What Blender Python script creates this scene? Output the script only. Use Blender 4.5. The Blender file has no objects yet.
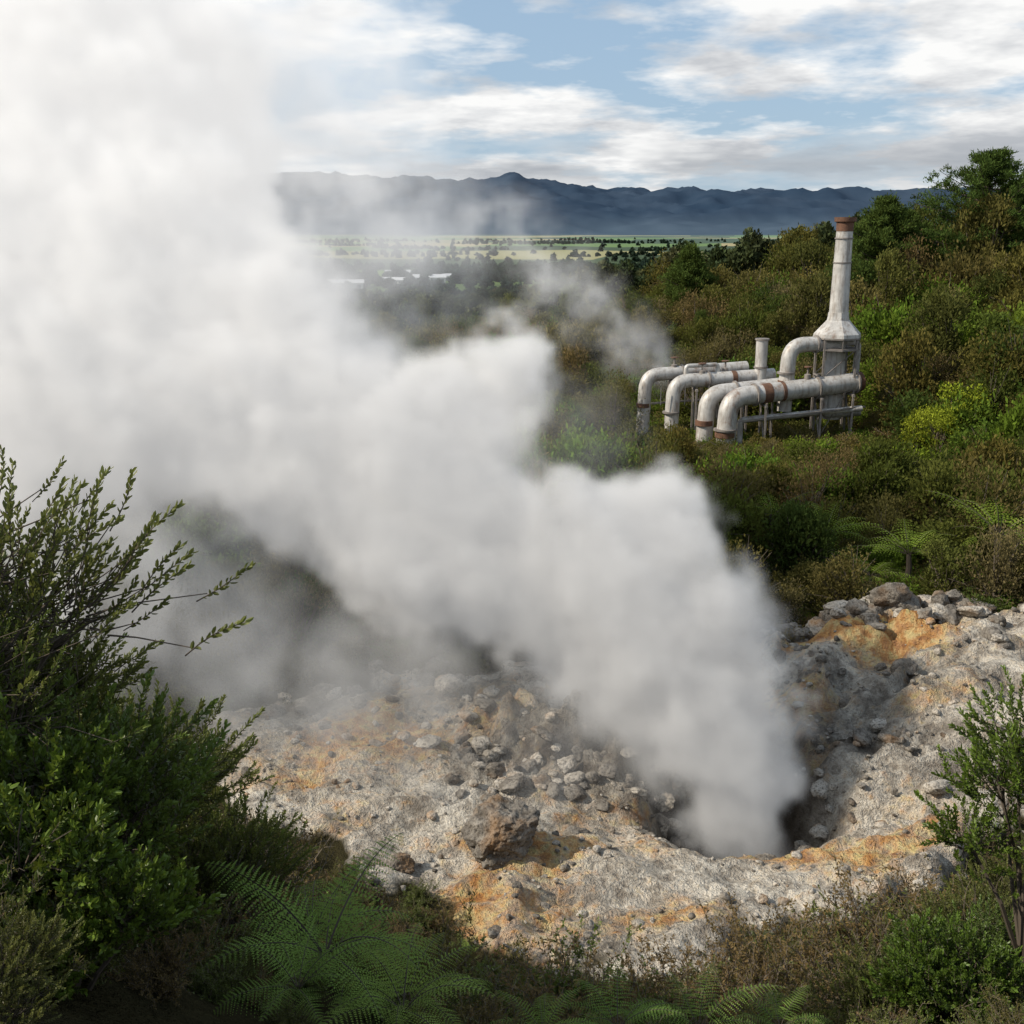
import bpy, math, random, numpy as np
from mathutils import Vector, Matrix, noise as mn
random.seed(7); rng=np.random.default_rng(7)
scene=bpy.context.scene
scene.view_settings.view_transform='Standard'
scene.view_settings.look='None'
scene.view_settings.exposure=0

# ------------------------------------------------------------ numpy noise
def _h(ix,iy,s):
    n=(ix.astype(np.int64)*374761393+iy.astype(np.int64)*668265263+s*1442695041)&0xffffffff
    n=((n^(n>>13))*1274126177)&0xffffffff
    return ((n^(n>>16))&0xffff)/65535.0
def pn(x,y,s=0):
    ix=np.floor(x);iy=np.floor(y);fx=x-ix;fy=y-iy
    def g(dx,dy):
        a=_h(ix+dx,iy+dy,s)*2*np.pi
        return np.cos(a)*(fx-dx)+np.sin(a)*(fy-dy)
    u=fx**3*(fx*(fx*6-15)+10);v=fy**3*(fy*(fy*6-15)+10)
    a=g(0,0);b=g(1,0);c=g(0,1);d=g(1,1)
    return (a+(b-a)*u)*(1-v)+(c+(d-c)*u)*v
def fbm(x,y,o=4,s=0,ridge=False):
    r=0;a=1.0;f=1.0
    for i in range(o):
        n=pn(x*f,y*f,s+i*17)
        if ridge: n=.35-np.abs(n)
        r=r+n*a;a*=.5;f*=2.03
    return r
def sm(t):
    t=np.clip(t,0,1);return t*t*(3-2*t)

# ------------------------------------------------------------ terrain
VX,VY=5.7,25.3
def sinter(x,y):
    j=fbm(x/2.5,y/2.5,3,5)*2.0
    near=np.interp(x,[-9,-5,-1,2,7,11,16],[25.5,22.5,18.6,16.6,18.6,20.8,24])
    far=np.interp(x,[-9,-4,2,7,12,17,22],[30.5,32,33,34,34,33.5,33])
    return sm((y-near+j)/1.6)*sm((far-y+j)/1.6)*sm((x+9.5+j)/2)*sm((21-x)/3)
def H(x,y):
    x=np.asarray(x,float);y=np.asarray(y,float)
    yy=y-np.clip(.8*np.maximum(0,-x-1),0,5)-np.clip(.35*np.maximum(0,x-3),0,2.5)
    fg=np.interp(yy,[-200,-60,-20,0,3,6,9,12,15,17.5,20.5],[0,9,12,11.8,10.3,8.2,5.9,3.8,1.6,.3,0])
    b=.15*np.clip(x-7.5,0,6)*sm((y-19)/8)+.11*np.clip(y-26.5,0,8)*sm((x+12)/14)
    b=b+.11*np.clip(x-8,0,60)*sm((y-28)/14)+.045*np.clip(x-24,0,30)*sm((y-45)/20)
    b=b+1.6*sm((-x-9)/8)*sm((y-24)/8)
    b=b+1.6*sm((y-72)/26)*sm((x+8)/26)
    d=np.sqrt(((x-13)/10)**2+((y-56)/16)**2)
    w=sm((1.6-d)/.6); b=b*(1-w)+1.0*w
    b=b+fbm(x/14,y/14,3,3)*1.0*sm((y-34)/10)*(1-.8*w)
    z=fg+b
    s=sinter(x,y)
    z=z+s*(fbm(x/4.2,y/3.2,5,11,True)*1.0-.15)+sm(s*2)*fbm(x/1.1,y/1.0,5,21,True)*.32
    t=np.clip((x+.6)/4.4,0,1); cy=27.0-.9*t
    z=z+s*1.1*np.exp(-((y-cy-.6)/.95)**2)*sm((x+1.8)/2)*sm((4.9-x)/1.2)*(1+fbm(x/1.0,y/1.0,3,44)*1.3)
    ang=np.arctan2(y-VY,x-VX);rad=np.hypot(x-VX,y-VY)
    z=z+s*sm((rad-1.5)/2)*sm((x-6)/2)*fbm(ang*3.2+fbm(x/3,y/3,2,9)*.8,rad*.16,4,31,True)*1.4
    jr=1+.28*fbm(ang*1.3,ang*0+2,2,77)
    z=z-3.4*np.exp(-(rad/(1.85*jr))**4)-.9*np.exp(-(rad/3.6)**2)
    D0=np.where(x>0,95+20*sm(x/15),95-30*sm(-x/60))
    f=sm((y-D0)/340)
    f=np.maximum(f,sm((np.abs(x)-110)/260)*sm((y+40)/80))
    f=np.maximum(f,sm((-y-60)/200))
    val=-40+fbm(x/400,y/400,3,8)*6
    return z*(1-f)+val*f
def Hs(x,y): return float(H(np.array([x]),np.array([y]))[0])

def axis(a,b,st,lo,hi,g):
    c=list(np.arange(a,b,st));s=st;v=c[-1]
    while v<hi: s*=g;v+=s;c.append(v)
    s=st;v=a;p=[]
    while v>lo: s*=g;v-=s;p.append(v)
    return np.array(p[::-1]+c)

def mkmesh(name,V,F4=None,F3=None,M4=None,M3=None,attrs=None,mats=(),smooth=False):
    me=bpy.data.meshes.new(name)
    V=np.asarray(V,np.float32)
    F4=np.zeros((0,4),np.int32) if F4 is None or len(F4)==0 else np.asarray(F4,np.int32)
    F3=np.zeros((0,3),np.int32) if F3 is None or len(F3)==0 else np.asarray(F3,np.int32)
    me.vertices.add(len(V)); me.vertices.foreach_set('co',V.ravel())
    L=np.concatenate([F4.ravel(),F3.ravel()]).astype(np.int32)
    me.loops.add(len(L)); me.loops.foreach_set('vertex_index',L)
    n=len(F4)+len(F3); me.polygons.add(n)
    st=np.concatenate([np.arange(len(F4))*4,len(F4)*4+np.arange(len(F3))*3]).astype(np.int32)
    me.polygons.foreach_set('loop_start',st)
    if M4 is not None or M3 is not None:
        a=np.zeros(len(F4),np.int32) if M4 is None else np.asarray(M4,np.int32)
        b=np.zeros(len(F3),np.int32) if M3 is None else np.asarray(M3,np.int32)
        me.polygons.foreach_set('material_index',np.concatenate([a,b]).astype(np.int32))
    me.polygons.foreach_set('use_smooth',np.full(n,smooth))
    for m in mats: me.materials.append(m)
    me.update(calc_edges=True); me.validate()
    if attrs:
        for k,v in attrs.items():
            at=me.attributes.new(k,'FLOAT','POINT'); at.data.foreach_set('value',np.asarray(v,np.float32))
    return me
def addobj(name,me,loc=(0,0,0),parent=None,rot=(0,0,0),scale=(1,1,1),link=True):
    o=bpy.data.objects.new(name,me); o.location=loc;o.rotation_euler=rot;o.scale=scale
    if link: scene.collection.objects.link(o)
    if parent: o.parent=parent
    return o

# ------------------------------------------------------------ material helper
class NT:
    def __init__(s,name,world=False):
        if world: s.m=bpy.data.worlds.new(name)
        else: s.m=bpy.data.materials.new(name)
        s.m.use_nodes=True; s.t=s.m.node_tree; s.t.nodes.clear()
    def n(s,typ,props=None,**ins):
        nd=s.t.nodes.new(typ)
        for k,v in (props or {}).items(): setattr(nd,k,v)
        for k,v in ins.items():
            key=int(k[1:]) if k[0]=='i' and k[1:].isdigit() else k.replace('_',' ')
            s.set(nd,key,v)
        return nd
    def set(s,nd,key,v):
        sk=nd.inputs[key]
        if isinstance(v,bpy.types.Node): v=v.outputs[0]
        if isinstance(v,bpy.types.NodeSocket): s.t.links.new(v,sk)
        else:
            if isinstance(v,tuple) and len(v)==3 and sk.type=='RGBA': v=(*v,1)
            sk.default_value=v
    def math(s,op,a,b=0.0,clamp=False):
        return s.n('ShaderNodeMath',{'operation':op,'use_clamp':clamp},i0=a,i1=b).outputs[0]
    def mix(s,f,a,b,blend='MIX'):
        nd=s.n('ShaderNodeMix',{'data_type':'RGBA','blend_type':blend})
        s.set(nd,0,f);s.set(nd,6,a);s.set(nd,7,b); return nd.outputs[2]
    def ramp(s,f,stops,interp='LINEAR'):
        nd=s.n('ShaderNodeValToRGB',i0=f); cr=nd.color_ramp; cr.interpolation=interp
        while len(cr.elements)<len(stops): cr.elements.new(.5)
        for e,(p,c) in zip(cr.elements,stops):
            e.position=p; e.color=(*c,1) if isinstance(c,tuple) else (c,c,c,1)
        return nd.outputs[0]
    def noise(s,vec,scale,detail=4,rough=.55,dist=0):
        nd=s.n('ShaderNodeTexNoise',Scale=scale,Detail=detail,Roughness=rough,Distortion=dist)
        if vec is not None: s.set(nd,'Vector',vec)
        return nd.outputs[0]
    def attr(s,nm): return s.n('ShaderNodeAttribute',{'attribute_name':nm}).outputs['Fac']
    def out(s,sh,vol=None):
        o=s.n('ShaderNodeOutputMaterial')
        if sh is not None: s.set(o,'Surface',sh)
        if vol is not None: s.set(o,'Volume',vol)

# ---- ground material
def mat_ground():
    t=NT('ground_mat'); P=t.n('ShaderNodeNewGeometry').outputs['Position']
    si=t.attr('sinter');oc=t.attr('ochre');dk=t.attr('dark')
    n1=t.noise(P,.85,5,.66);n2=t.noise(P,3.6,5,.72);n3=t.noise(P,.35,3,.6);n4=t.noise(P,17,2,.7)
    base=t.ramp(n1,[(.3,(.22,.195,.165)),(.42,(.42,.38,.325)),(.5,(.61,.565,.49)),(.58,(.76,.71,.62)),(.7,(.60,.51,.385))])
    base=t.mix(t.ramp(n2,[(.4,1.0),(.53,.0)]),base,t.mix(.58,base,(.15,.12,.095)))
    och=t.ramp(t.noise(P,2.6,3,.65),[(.3,(.30,.12,.035)),(.45,(.54,.26,.07)),(.55,(.66,.44,.18)),(.65,(.64,.53,.22)),(.78,(.46,.18,.045))])
    om=t.math('ADD',oc,t.math('MULTIPLY',t.math('SUBTRACT',n3,.49),2.6))
    om=t.math('ADD',om,t.math('MULTIPLY',t.math('SUBTRACT',n2,.5),2.2),)
    om=t.math('MULTIPLY',t.ramp(om,[(.15,0.0),(.75,1.0)]),.85)
    c=t.mix(om,base,och)
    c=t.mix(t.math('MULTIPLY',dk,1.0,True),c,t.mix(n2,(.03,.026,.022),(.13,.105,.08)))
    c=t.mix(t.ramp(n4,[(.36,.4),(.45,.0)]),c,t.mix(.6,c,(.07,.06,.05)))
    soil=t.mix(n2,(.02,.018,.012),(.07,.062,.03))
    c=t.mix(t.ramp(si,[(.3,0.0),(.62,1.0)]),soil,c)
    sp=t.n('ShaderNodeSeparateXYZ',i0=P)
    mp=t.n('ShaderNodeMapping'); t.set(mp,0,P); mp.inputs['Scale'].default_value=(.0016,.0019,0)
    mp.inputs['Rotation'].default_value=(0,0,.15)
    vc=t.n('ShaderNodeTexVoronoi',{'distance':'CHEBYCHEV'},Vector=mp,Scale=1.0,Randomness=.8)
    vr=t.n('ShaderNodeSeparateColor',i0=vc.outputs['Color']).outputs[0]
    fld=t.ramp(vr,[(.0,(.06,.085,.04)),(.25,(.28,.26,.12)),(.42,(.13,.20,.06)),(.6,(.055,.075,.035)),(.72,(.36,.30,.15)),(.85,(.17,.25,.08))],'CONSTANT')
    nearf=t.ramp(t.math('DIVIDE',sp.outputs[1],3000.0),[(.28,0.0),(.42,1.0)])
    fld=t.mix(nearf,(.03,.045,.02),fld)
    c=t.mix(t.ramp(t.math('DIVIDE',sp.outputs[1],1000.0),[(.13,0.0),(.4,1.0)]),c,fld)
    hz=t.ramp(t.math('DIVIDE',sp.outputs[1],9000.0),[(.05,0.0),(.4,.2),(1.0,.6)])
    c=t.mix(hz,c,(.15,.21,.26))  # distance haze painted into the ground colour as a blue-grey tint
    bmp=t.n('ShaderNodeBump',Strength=1.0,Distance=.4,Height=t.math('ADD',n2,t.math('MULTIPLY',n4,.3)))
    b=t.n('ShaderNodeBsdfDiffuse',Normal=bmp); t.set(b,'Color',c)
    t.out(b); return t.m
xs=axis(-18,21,.14,-14000,14000,1.07); ys=axis(14,37,.13,-400,13000,1.06)
X,Y=np.meshgrid(xs,ys); Z=H(X,Y); nx,ny=len(xs),len(ys)
idx=np.arange(nx*ny).reshape(ny,nx)
F=np.stack([idx[:-1,:-1],idx[:-1,1:],idx[1:,1:],idx[1:,:-1]],-1).reshape(-1,4)
x,y=X.ravel(),Y.ravel(); 
def gb(cx,cy,rx,ry): return np.exp(-((x-cx)/rx)**2-((y-cy)/ry)**2)
och=.8*gb(-.2,20.2,1.3,1.9)+.6*gb(-3.2,28,1.8,1.6)+.7*gb(-5.3,26,1.6,1.4)+1.3*gb(11.2,31.8,3,.9)+.5*gb(3.6,22.6,2.6,.6)+.7*gb(7.2,22.0,2.2,.8)+.6*gb(3.3,19.6,1.6,.6)+.7*gb(8.2,29,1,1.5)+.6*gb(-1.5,22.8,1,.7)+.4*gb(1.5,25,1.2,.8)+.4*gb(9.5,24.5,1.5,.8)
rad=np.hypot(x-VX,y-VY)
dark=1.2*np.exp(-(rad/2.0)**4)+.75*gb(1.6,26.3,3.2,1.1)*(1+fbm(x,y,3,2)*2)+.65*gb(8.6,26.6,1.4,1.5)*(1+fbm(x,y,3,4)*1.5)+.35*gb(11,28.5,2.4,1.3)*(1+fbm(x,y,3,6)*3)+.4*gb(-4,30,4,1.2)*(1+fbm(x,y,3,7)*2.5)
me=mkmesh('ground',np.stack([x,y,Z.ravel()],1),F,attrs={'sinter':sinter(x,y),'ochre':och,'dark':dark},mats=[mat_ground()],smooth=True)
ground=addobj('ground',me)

# ---- mountains
def mat_mount():
    t=NT('mountain_mat');P=t.n('ShaderNodeNewGeometry').outputs['Position']
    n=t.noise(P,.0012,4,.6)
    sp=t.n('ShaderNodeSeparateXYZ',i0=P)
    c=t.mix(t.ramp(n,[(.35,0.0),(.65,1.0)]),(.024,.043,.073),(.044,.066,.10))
    c=t.mix(t.ramp(t.math('DIVIDE',sp.outputs[2],260.0),[(.0,.4),(.4,.0)]),c,(.10,.14,.18))  # aerial haze painted into the colour: bluish throughout, paler towards the foot
    b=t.n('ShaderNodeBsdfDiffuse'); t.set(b,'Color',c); t.out(b); return t.m
mx=np.linspace(-11000,11000,560); my=np.linspace(6800,11500,90)
MX,MY=np.meshgrid(mx,my)
prof=np.interp(MX,[-11000,-6000,-2500,-1200,-400,300,800,1300,2200,3000,3800,5000,11000],[250,330,420,430,420,400,340,300,320,290,330,280,260])
rdg=fbm(MX/1500,MY/1500,6,60,True)
MZ=-45+prof*sm((MY-7000)/2400)*(.72+.55*rdg)+fbm(MX/500,MY/500,4,61,True)*120*sm((MY-7300)/800)
lowh=110*np.exp(-((MY-7500)/350)**2)*np.clip(.5+fbm(MX/900,MY/900,3,62)*1.5,0,1.2); MZ=MZ+lowh*.6
ix=np.arange(MX.size).reshape(MX.shape)
F=np.stack([ix[:-1,:-1],ix[:-1,1:],ix[1:,1:],ix[1:,:-1]],-1).reshape(-1,4)
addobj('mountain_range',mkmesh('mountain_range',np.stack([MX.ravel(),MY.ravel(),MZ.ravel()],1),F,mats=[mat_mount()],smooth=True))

# ------------------------------------------------------------ vegetation builders
class MB:
    def __init__(s): s.V=[];s.Q=[];s.M=[];s.R=[];s.n=0
    def add(s,V,Q,mat,rnd):
        V=np.asarray(V,float).reshape(-1,3);Q=np.asarray(Q,int).reshape(-1,4)
        s.V.append(V);s.Q.append(Q+s.n);s.M.append(np.full(len(Q),mat))
        s.R.append(np.broadcast_to(np.asarray(rnd,float),(len(V),)).copy()); s.n+=len(V)
    def mesh(s,name,mats,smooth=False):
        return mkmesh(name,np.concatenate(s.V),np.concatenate(s.Q),M4=np.concatenate(s.M),attrs={'rnd':np.concatenate(s.R)},mats=mats,smooth=smooth)
def norm(a): return a/np.maximum(np.linalg.norm(a,axis=-1,keepdims=True),1e-9)
def rdir(n): return norm(rng.normal(size=(n,3)))
def leaves(mb,P,D,L,W,mat,rnd,simple=True,fold=.25):
    n=len(P); D=norm(D); S=norm(np.cross(D,rdir(n))); N=np.cross(S,D)
    L=np.broadcast_to(L,(n,))[:,None];W=np.broadcast_to(W,(n,))[:,None]*.5
    rnd=np.broadcast_to(rnd,(n,))
    if simple:
        V=np.stack([P,P+D*L*.5+S*W,P+D*L,P+D*L*.5-S*W],1)
        Q=np.arange(n*4).reshape(n,4); mb.add(V,Q,mat,np.repeat(rnd,4))
    else:
        up=N*W*fold*2
        V=np.stack([P,P+D*L*.3+S*W+up,P+D*L*.72+S*W*.85+up,P+D*L,P+D*L*.72-S*W*.85+up,P+D*L*.3-S*W+up],1)
        b=(np.arange(n)*6)[:,None]
        Q=np.concatenate([b+np.array([0,1,2,3]),b+np.array([0,3,4,5])]); mb.add(V,Q,mat,np.repeat(rnd,6))
def tube(mb,pts,rad,mat,sides=4,rnd=.5):
    pts=np.asarray(pts,float);k=len(pts);rad=np.broadcast_to(rad,(k,))
    T=norm(np.gradient(pts,axis=0)); ref=np.array([.13,.31,.94])
    if abs(T[0]@ref)>.9: ref=np.array([1,.1,.0])
    A=norm(np.cross(T,ref));B=np.cross(T,A)
    a=np.arange(sides)*2*np.pi/sides
    V=pts[:,None]+rad[:,None,None]*(np.cos(a)[None,:,None]*A[:,None]+np.sin(a)[None,:,None]*B[:,None])
    i=np.arange(k-1)[:,None]*sides;j=np.arange(sides)[None];j2=(j+1)%sides
    Q=np.stack([i+j,i+j2,i+sides+j2,i+sides+j],-1).reshape(-1,4)
    mb.add(V,Q,mat,rnd)
def leafmat(name,cols,gloss=.0,trans=.35,lo=.35,hi=2.0):
    t=NT(name)
    r=t.n('ShaderNodeObjectInfo').outputs['Random'];a=t.attr('rnd')
    k=len(cols)
    c=t.ramp(r,[((i+.5)/k,cc) for i,cc in enumerate(cols)])
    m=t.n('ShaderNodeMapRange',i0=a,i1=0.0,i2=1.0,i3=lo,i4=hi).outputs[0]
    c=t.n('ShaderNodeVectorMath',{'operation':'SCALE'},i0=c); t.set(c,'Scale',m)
    c=c.outputs[0]
    if gloss:
        d=t.n('ShaderNodeBsdfPrincipled',Roughness=.42); t.set(d,'Base Color',c); d.inputs['Specular IOR Level'].default_value=gloss
    else:
        d=t.n('ShaderNodeBsdfDiffuse'); t.set(d,'Color',c)
    tr=t.n('ShaderNodeBsdfTranslucent'); t.set(tr,'Color',t.mix(.3,c,(.16,.16,.02)))
    mx=t.n('ShaderNodeMixShader',i0=trans); t.set(mx,1,d);t.set(mx,2,tr); t.out(mx); return t.m
def plainmat(name,c1,c2,scale=8,rough=.85,bump=.4):
    t=NT(name);tc=t.n('ShaderNodeTexCoord').outputs['Object'];n=t.noise(tc,scale,4,.65)
    c=t.mix(t.ramp(n,[(.3,0.0),(.7,1.0)]),c1,c2)
    b=t.n('ShaderNodeBsdfPrincipled',Roughness=rough,Normal=t.n('ShaderNodeBump',Strength=bump,Distance=.05,Height=n)); t.set(b,'Base Color',c); t.out(b); return t.m
def twigmat(name,c1):
    t=NT(name);b=t.n('ShaderNodeBsdfDiffuse');t.set(b,'Color',c1);t.out(b);return t.m
bark=twigmat('bark',(.09,.075,.06))
greybark=twigmat('dead_twig',(.15,.125,.10))
hilltwig=twigmat('scrub_wood',(.12,.10,.08))
L_hill=leafmat('scrub_leaves',[(.05,.062,.014),(.11,.088,.026),(.052,.072,.015),(.11,.088,.032),(.07,.085,.017),(.09,.075,.026),(.04,.06,.015)])
L_brown=leafmat('manuka_leaves',[(.125,.09,.04),(.09,.078,.028),(.14,.115,.055),(.08,.078,.022)])
L_green=leafmat('fresh_leaves',[(.062,.11,.016),(.115,.155,.018),(.05,.09,.016),(.095,.13,.02)])
L_lime=leafmat('lime_leaves',[(.21,.24,.025),(.18,.215,.022)])
L_far=leafmat('forest_leaves',[(.03,.042,.018),(.05,.056,.024),(.055,.056,.028),(.035,.05,.024)],trans=.15)
L_vale=leafmat('valley_leaves',[(.024,.042,.028),(.034,.048,.032),(.022,.038,.03)],trans=.1)
L_pine=leafmat('pine_needles',[(.045,.074,.018),(.055,.082,.02)],trans=.25)
L_gloss=leafmat('glossy_leaves',[(.06,.10,.014),(.08,.12,.016),(.065,.10,.022)],gloss=.4,trans=.3)
L_olive=leafmat('olive_leaves',[(.08,.096,.024),(.096,.104,.03),(.075,.10,.022)],gloss=.25)
L_heath=leafmat('heath_leaves',[(.13,.092,.042),(.09,.086,.028),(.14,.098,.05)])
L_fern=leafmat('fern_fronds',[(.20,.30,.07),(.24,.33,.075),(.18,.28,.065)],trans=.4,lo=.6,hi=1.5)
L_tfern=leafmat('tree_fern_fronds',[(.24,.33,.05),(.21,.29,.045)],trans=.4,lo=.6,hi=1.5)

def bush(name,mat,size=1.4,h=1.3,nl=8,nc=150,per=22,ls=.14,lw=.07,spire=0.,open_=.12,twig=hilltwig):
    mb=MB()
    C=[];R=[]
    for i in range(nl):
        a=random.uniform(0,6.28);d=size*.75*math.sqrt(random.random())*(0 if i==0 else 1)
        zz=h*random.uniform(.55,1.25)*(1-.35*(d/size)**2)+ (spire*random.random())
        C.append((math.cos(a)*d,math.sin(a)*d,zz));R.append(size*random.uniform(.3,.55))
    C=np.array(C);R=np.array(R)
    li=rng.integers(0,nl,nc); dd=rdir(nc); dd[:,2]=np.abs(dd[:,2])*.9-.25+rng.random(nc)*.2; dd=norm(dd)
    rr=R[li]*(rng.uniform(.6,1.08,nc))
    P=C[li]+dd*rr[:,None]*np.array([1,1,.95+spire]); 
    P=np.concatenate([P,np.stack([rng.normal(0,size*.5,nc//3),rng.normal(0,size*.5,nc//3),rng.uniform(.05,h*.8,nc//3)],1)])
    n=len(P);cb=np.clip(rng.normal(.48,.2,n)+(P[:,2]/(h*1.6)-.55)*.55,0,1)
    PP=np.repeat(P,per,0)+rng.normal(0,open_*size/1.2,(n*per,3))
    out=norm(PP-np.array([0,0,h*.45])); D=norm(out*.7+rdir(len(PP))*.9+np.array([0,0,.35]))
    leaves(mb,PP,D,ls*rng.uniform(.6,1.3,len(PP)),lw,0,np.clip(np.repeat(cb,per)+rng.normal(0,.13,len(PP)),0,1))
    for i in range(nl):
        e=C[i]+np.array([0,0,R[i]*.6]);m=e*.5*np.array([.7,.7,1])+rng.normal(0,.08,3)
        tube(mb,[np.zeros(3),m,e],[.05*size,.035*size,.012],1,4)
        for k in range(5):
            q=C[i]+rdir(1)[0]*R[i]*np.array([1.15,1.15,1.2]);tube(mb,[m,(m+q)/2+rng.normal(0,.05,3),q],[.02,.014,.006],1,3)
    return addobj(name,mb.mesh(name,[mat,twig]),link=False)

def gn_scatter(name,protos,P,rz,sc,ids,tilt=.12,parent=None):
    col=bpy.data.collections.new(name+'_variants')
    for o in protos: col.objects.link(o)
    n=len(P); me=bpy.data.meshes.new(name); me.vertices.add(n); me.vertices.foreach_set('co',np.asarray(P,np.float32).ravel())
    a=me.attributes.new('rot','FLOAT_VECTOR','POINT'); a.data.foreach_set('vector',np.stack([rng.normal(0,tilt,n),rng.normal(0,tilt,n),rz],1).astype(np.float32).ravel())
    a=me.attributes.new('scl','FLOAT_VECTOR','POINT'); sc=np.asarray(sc,np.float32); sc=sc if sc.ndim==2 else np.repeat(sc[:,None],3,1); a.data.foreach_set('vector',sc.ravel())
    a=me.attributes.new('pick','INT','POINT'); a.data.foreach_set('value',np.asarray(ids,np.int32))
    o=addobj(name,me,parent=parent)
    ng=bpy.data.node_groups.new(name+'_gn','GeometryNodeTree')
    ng.interface.new_socket('Geometry',in_out='INPUT',socket_type='NodeSocketGeometry');ng.interface.new_socket('Geometry',in_out='OUTPUT',socket_type='NodeSocketGeometry')
    N=ng.nodes;Lk=ng.links
    gi=N.new('NodeGroupInput');go=N.new('NodeGroupOutput');ci=N.new('GeometryNodeCollectionInfo');ci.inputs[0].default_value=col
    ci.inputs['Separate Children'].default_value=True;ci.inputs['Reset Children'].default_value=True
    ip=N.new('GeometryNodeInstanceOnPoints');ip.inputs['Pick Instance'].default_value=True
    def na(nm,ty):
        q=N.new('GeometryNodeInputNamedAttribute');q.data_type=ty;q.inputs['Name'].default_value=nm;return [s for s in q.outputs if s.enabled and s.name=='Attribute'][0]
    Lk.new(gi.outputs[0],ip.inputs['Points']);Lk.new(ci.outputs[0],ip.inputs['Instance'])
    Lk.new(na('pick','INT'),ip.inputs['Instance Index']);Lk.new(na('rot','FLOAT_VECTOR'),ip.inputs['Rotation']);Lk.new(na('scl','FLOAT_VECTOR'),ip.inputs['Scale'])
    Lk.new(ip.outputs[0],go.inputs[0])
    md=o.modifiers.new('scatter','NODES');md.node_group=ng
    return o
def jit(x0,x1,y0,y1,st):
    gx,gy=np.meshgrid(np.arange(x0,x1,st),np.arange(y0,y1,st)); n=gx.size
    return gx.ravel()+rng.uniform(-.5,.5,n)*st, gy.ravel()+rng.uniform(-.5,.5,n)*st
TF=[(14.3,37.9,1.0,.9),(17.7,38.4,1.2,1.0),(12.0,40.5,.9,1.2),(20.3,41.0,1.0,1.2),(12.6,36.8,.6,.6),(10.4,42.5,.9,1.3)]

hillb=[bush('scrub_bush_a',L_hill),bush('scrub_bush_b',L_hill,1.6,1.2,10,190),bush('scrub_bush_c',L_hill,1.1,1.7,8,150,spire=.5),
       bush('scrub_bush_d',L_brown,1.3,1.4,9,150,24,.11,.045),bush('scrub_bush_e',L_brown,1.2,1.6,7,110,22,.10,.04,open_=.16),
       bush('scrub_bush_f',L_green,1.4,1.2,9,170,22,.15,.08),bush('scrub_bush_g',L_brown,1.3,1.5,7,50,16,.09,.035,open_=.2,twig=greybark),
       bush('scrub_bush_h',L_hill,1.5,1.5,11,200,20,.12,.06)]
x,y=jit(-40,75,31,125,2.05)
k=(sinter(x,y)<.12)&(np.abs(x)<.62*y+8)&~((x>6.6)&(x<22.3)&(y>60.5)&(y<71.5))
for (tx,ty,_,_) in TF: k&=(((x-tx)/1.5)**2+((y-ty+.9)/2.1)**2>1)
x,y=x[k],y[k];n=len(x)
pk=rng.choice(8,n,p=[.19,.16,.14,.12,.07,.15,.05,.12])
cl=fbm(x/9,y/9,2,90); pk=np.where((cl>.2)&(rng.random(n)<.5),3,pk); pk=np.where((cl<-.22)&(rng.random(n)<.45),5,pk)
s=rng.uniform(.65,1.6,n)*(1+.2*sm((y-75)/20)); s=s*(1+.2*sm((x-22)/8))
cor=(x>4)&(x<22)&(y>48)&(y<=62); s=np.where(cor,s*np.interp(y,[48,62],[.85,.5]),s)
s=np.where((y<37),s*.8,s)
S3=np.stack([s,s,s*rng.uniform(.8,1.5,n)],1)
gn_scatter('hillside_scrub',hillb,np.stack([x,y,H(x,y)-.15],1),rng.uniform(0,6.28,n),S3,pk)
low=[bush('low_scrub_a',L_hill,1.0,.45,8,90,22,.12,.05),bush('low_scrub_b',L_green,1.0,.4,8,90,22,.12,.05),bush('low_scrub_c',L_brown,1.0,.5,8,90,22,.1,.04)]
x,y=jit(-25,32,30,73,1.15); k=(sinter(x,y)<.3)&(np.abs(x)<.6*y+4); x,y=x[k],y[k];n=len(x)
s=rng.uniform(.5,1.0,n)*np.where((y>61)&(x>9),1.35,1)
gn_scatter('hillside_undergrowth',low,np.stack([x,y,H(x,y)-.05],1),rng.uniform(0,6.28,n),s,rng.integers(0,3,n))
far=[bush('forest_tree_a',L_far,3.2,4.2,9,120,20,.75,.42,open_=.13,twig=bark),bush('forest_tree_b',L_far,2.4,5.2,8,110,20,.7,.38,spire=1.2,twig=bark),bush('forest_tree_c',L_far,3.6,3.6,11,130,20,.8,.45,twig=bark)]
X1,Y1=jit(-90,130,118,330,5.);X2,Y2=jit(-420,480,330,820,9.5)
x=np.concatenate([X1,X2]);y=np.concatenate([Y1,Y2]);k=(np.abs(x)<.6*y+10)&~((y>560)&(fbm(x/90,y/90,2,33)>.22));x,y=x[k],y[k];n=len(x)
s=np.where(y<330,rng.uniform(.6,.95,n),rng.uniform(1.0,1.7,n))
gn_scatter('distant_forest',far,np.stack([x,y,H(x,y)-.3],1),rng.uniform(0,6.28,n),s,rng.integers(0,3,n),tilt=.05)
vt=[bush('valley_tree_a',L_vale,6,7,9,60,14,3.2,1.9,twig=bark),bush('valley_tree_b',L_vale,5,9,7,60,14,3.0,1.8,spire=1,twig=bark)]
x,y=jit(-2600,2900,800,4600,25); m=fbm(x/520,y/260,3,71); k=(np.abs(x)<.6*y)&((m>np.interp(y,[1000,1500,2000,4600],[-.1,.0,.34,.40]))|(np.abs(fbm(x/900,y/260,2,72))<.010)); x,y=x[k],y[k];n=len(x);print('valley',n)
gn_scatter('valley_trees',vt,np.stack([x,y,H(x,y)-1],1),rng.uniform(0,6.28,n),rng.uniform(.6,1.1,n)*np.where(y>1450,.75,1),rng.integers(0,2,n),tilt=.03)
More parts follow.
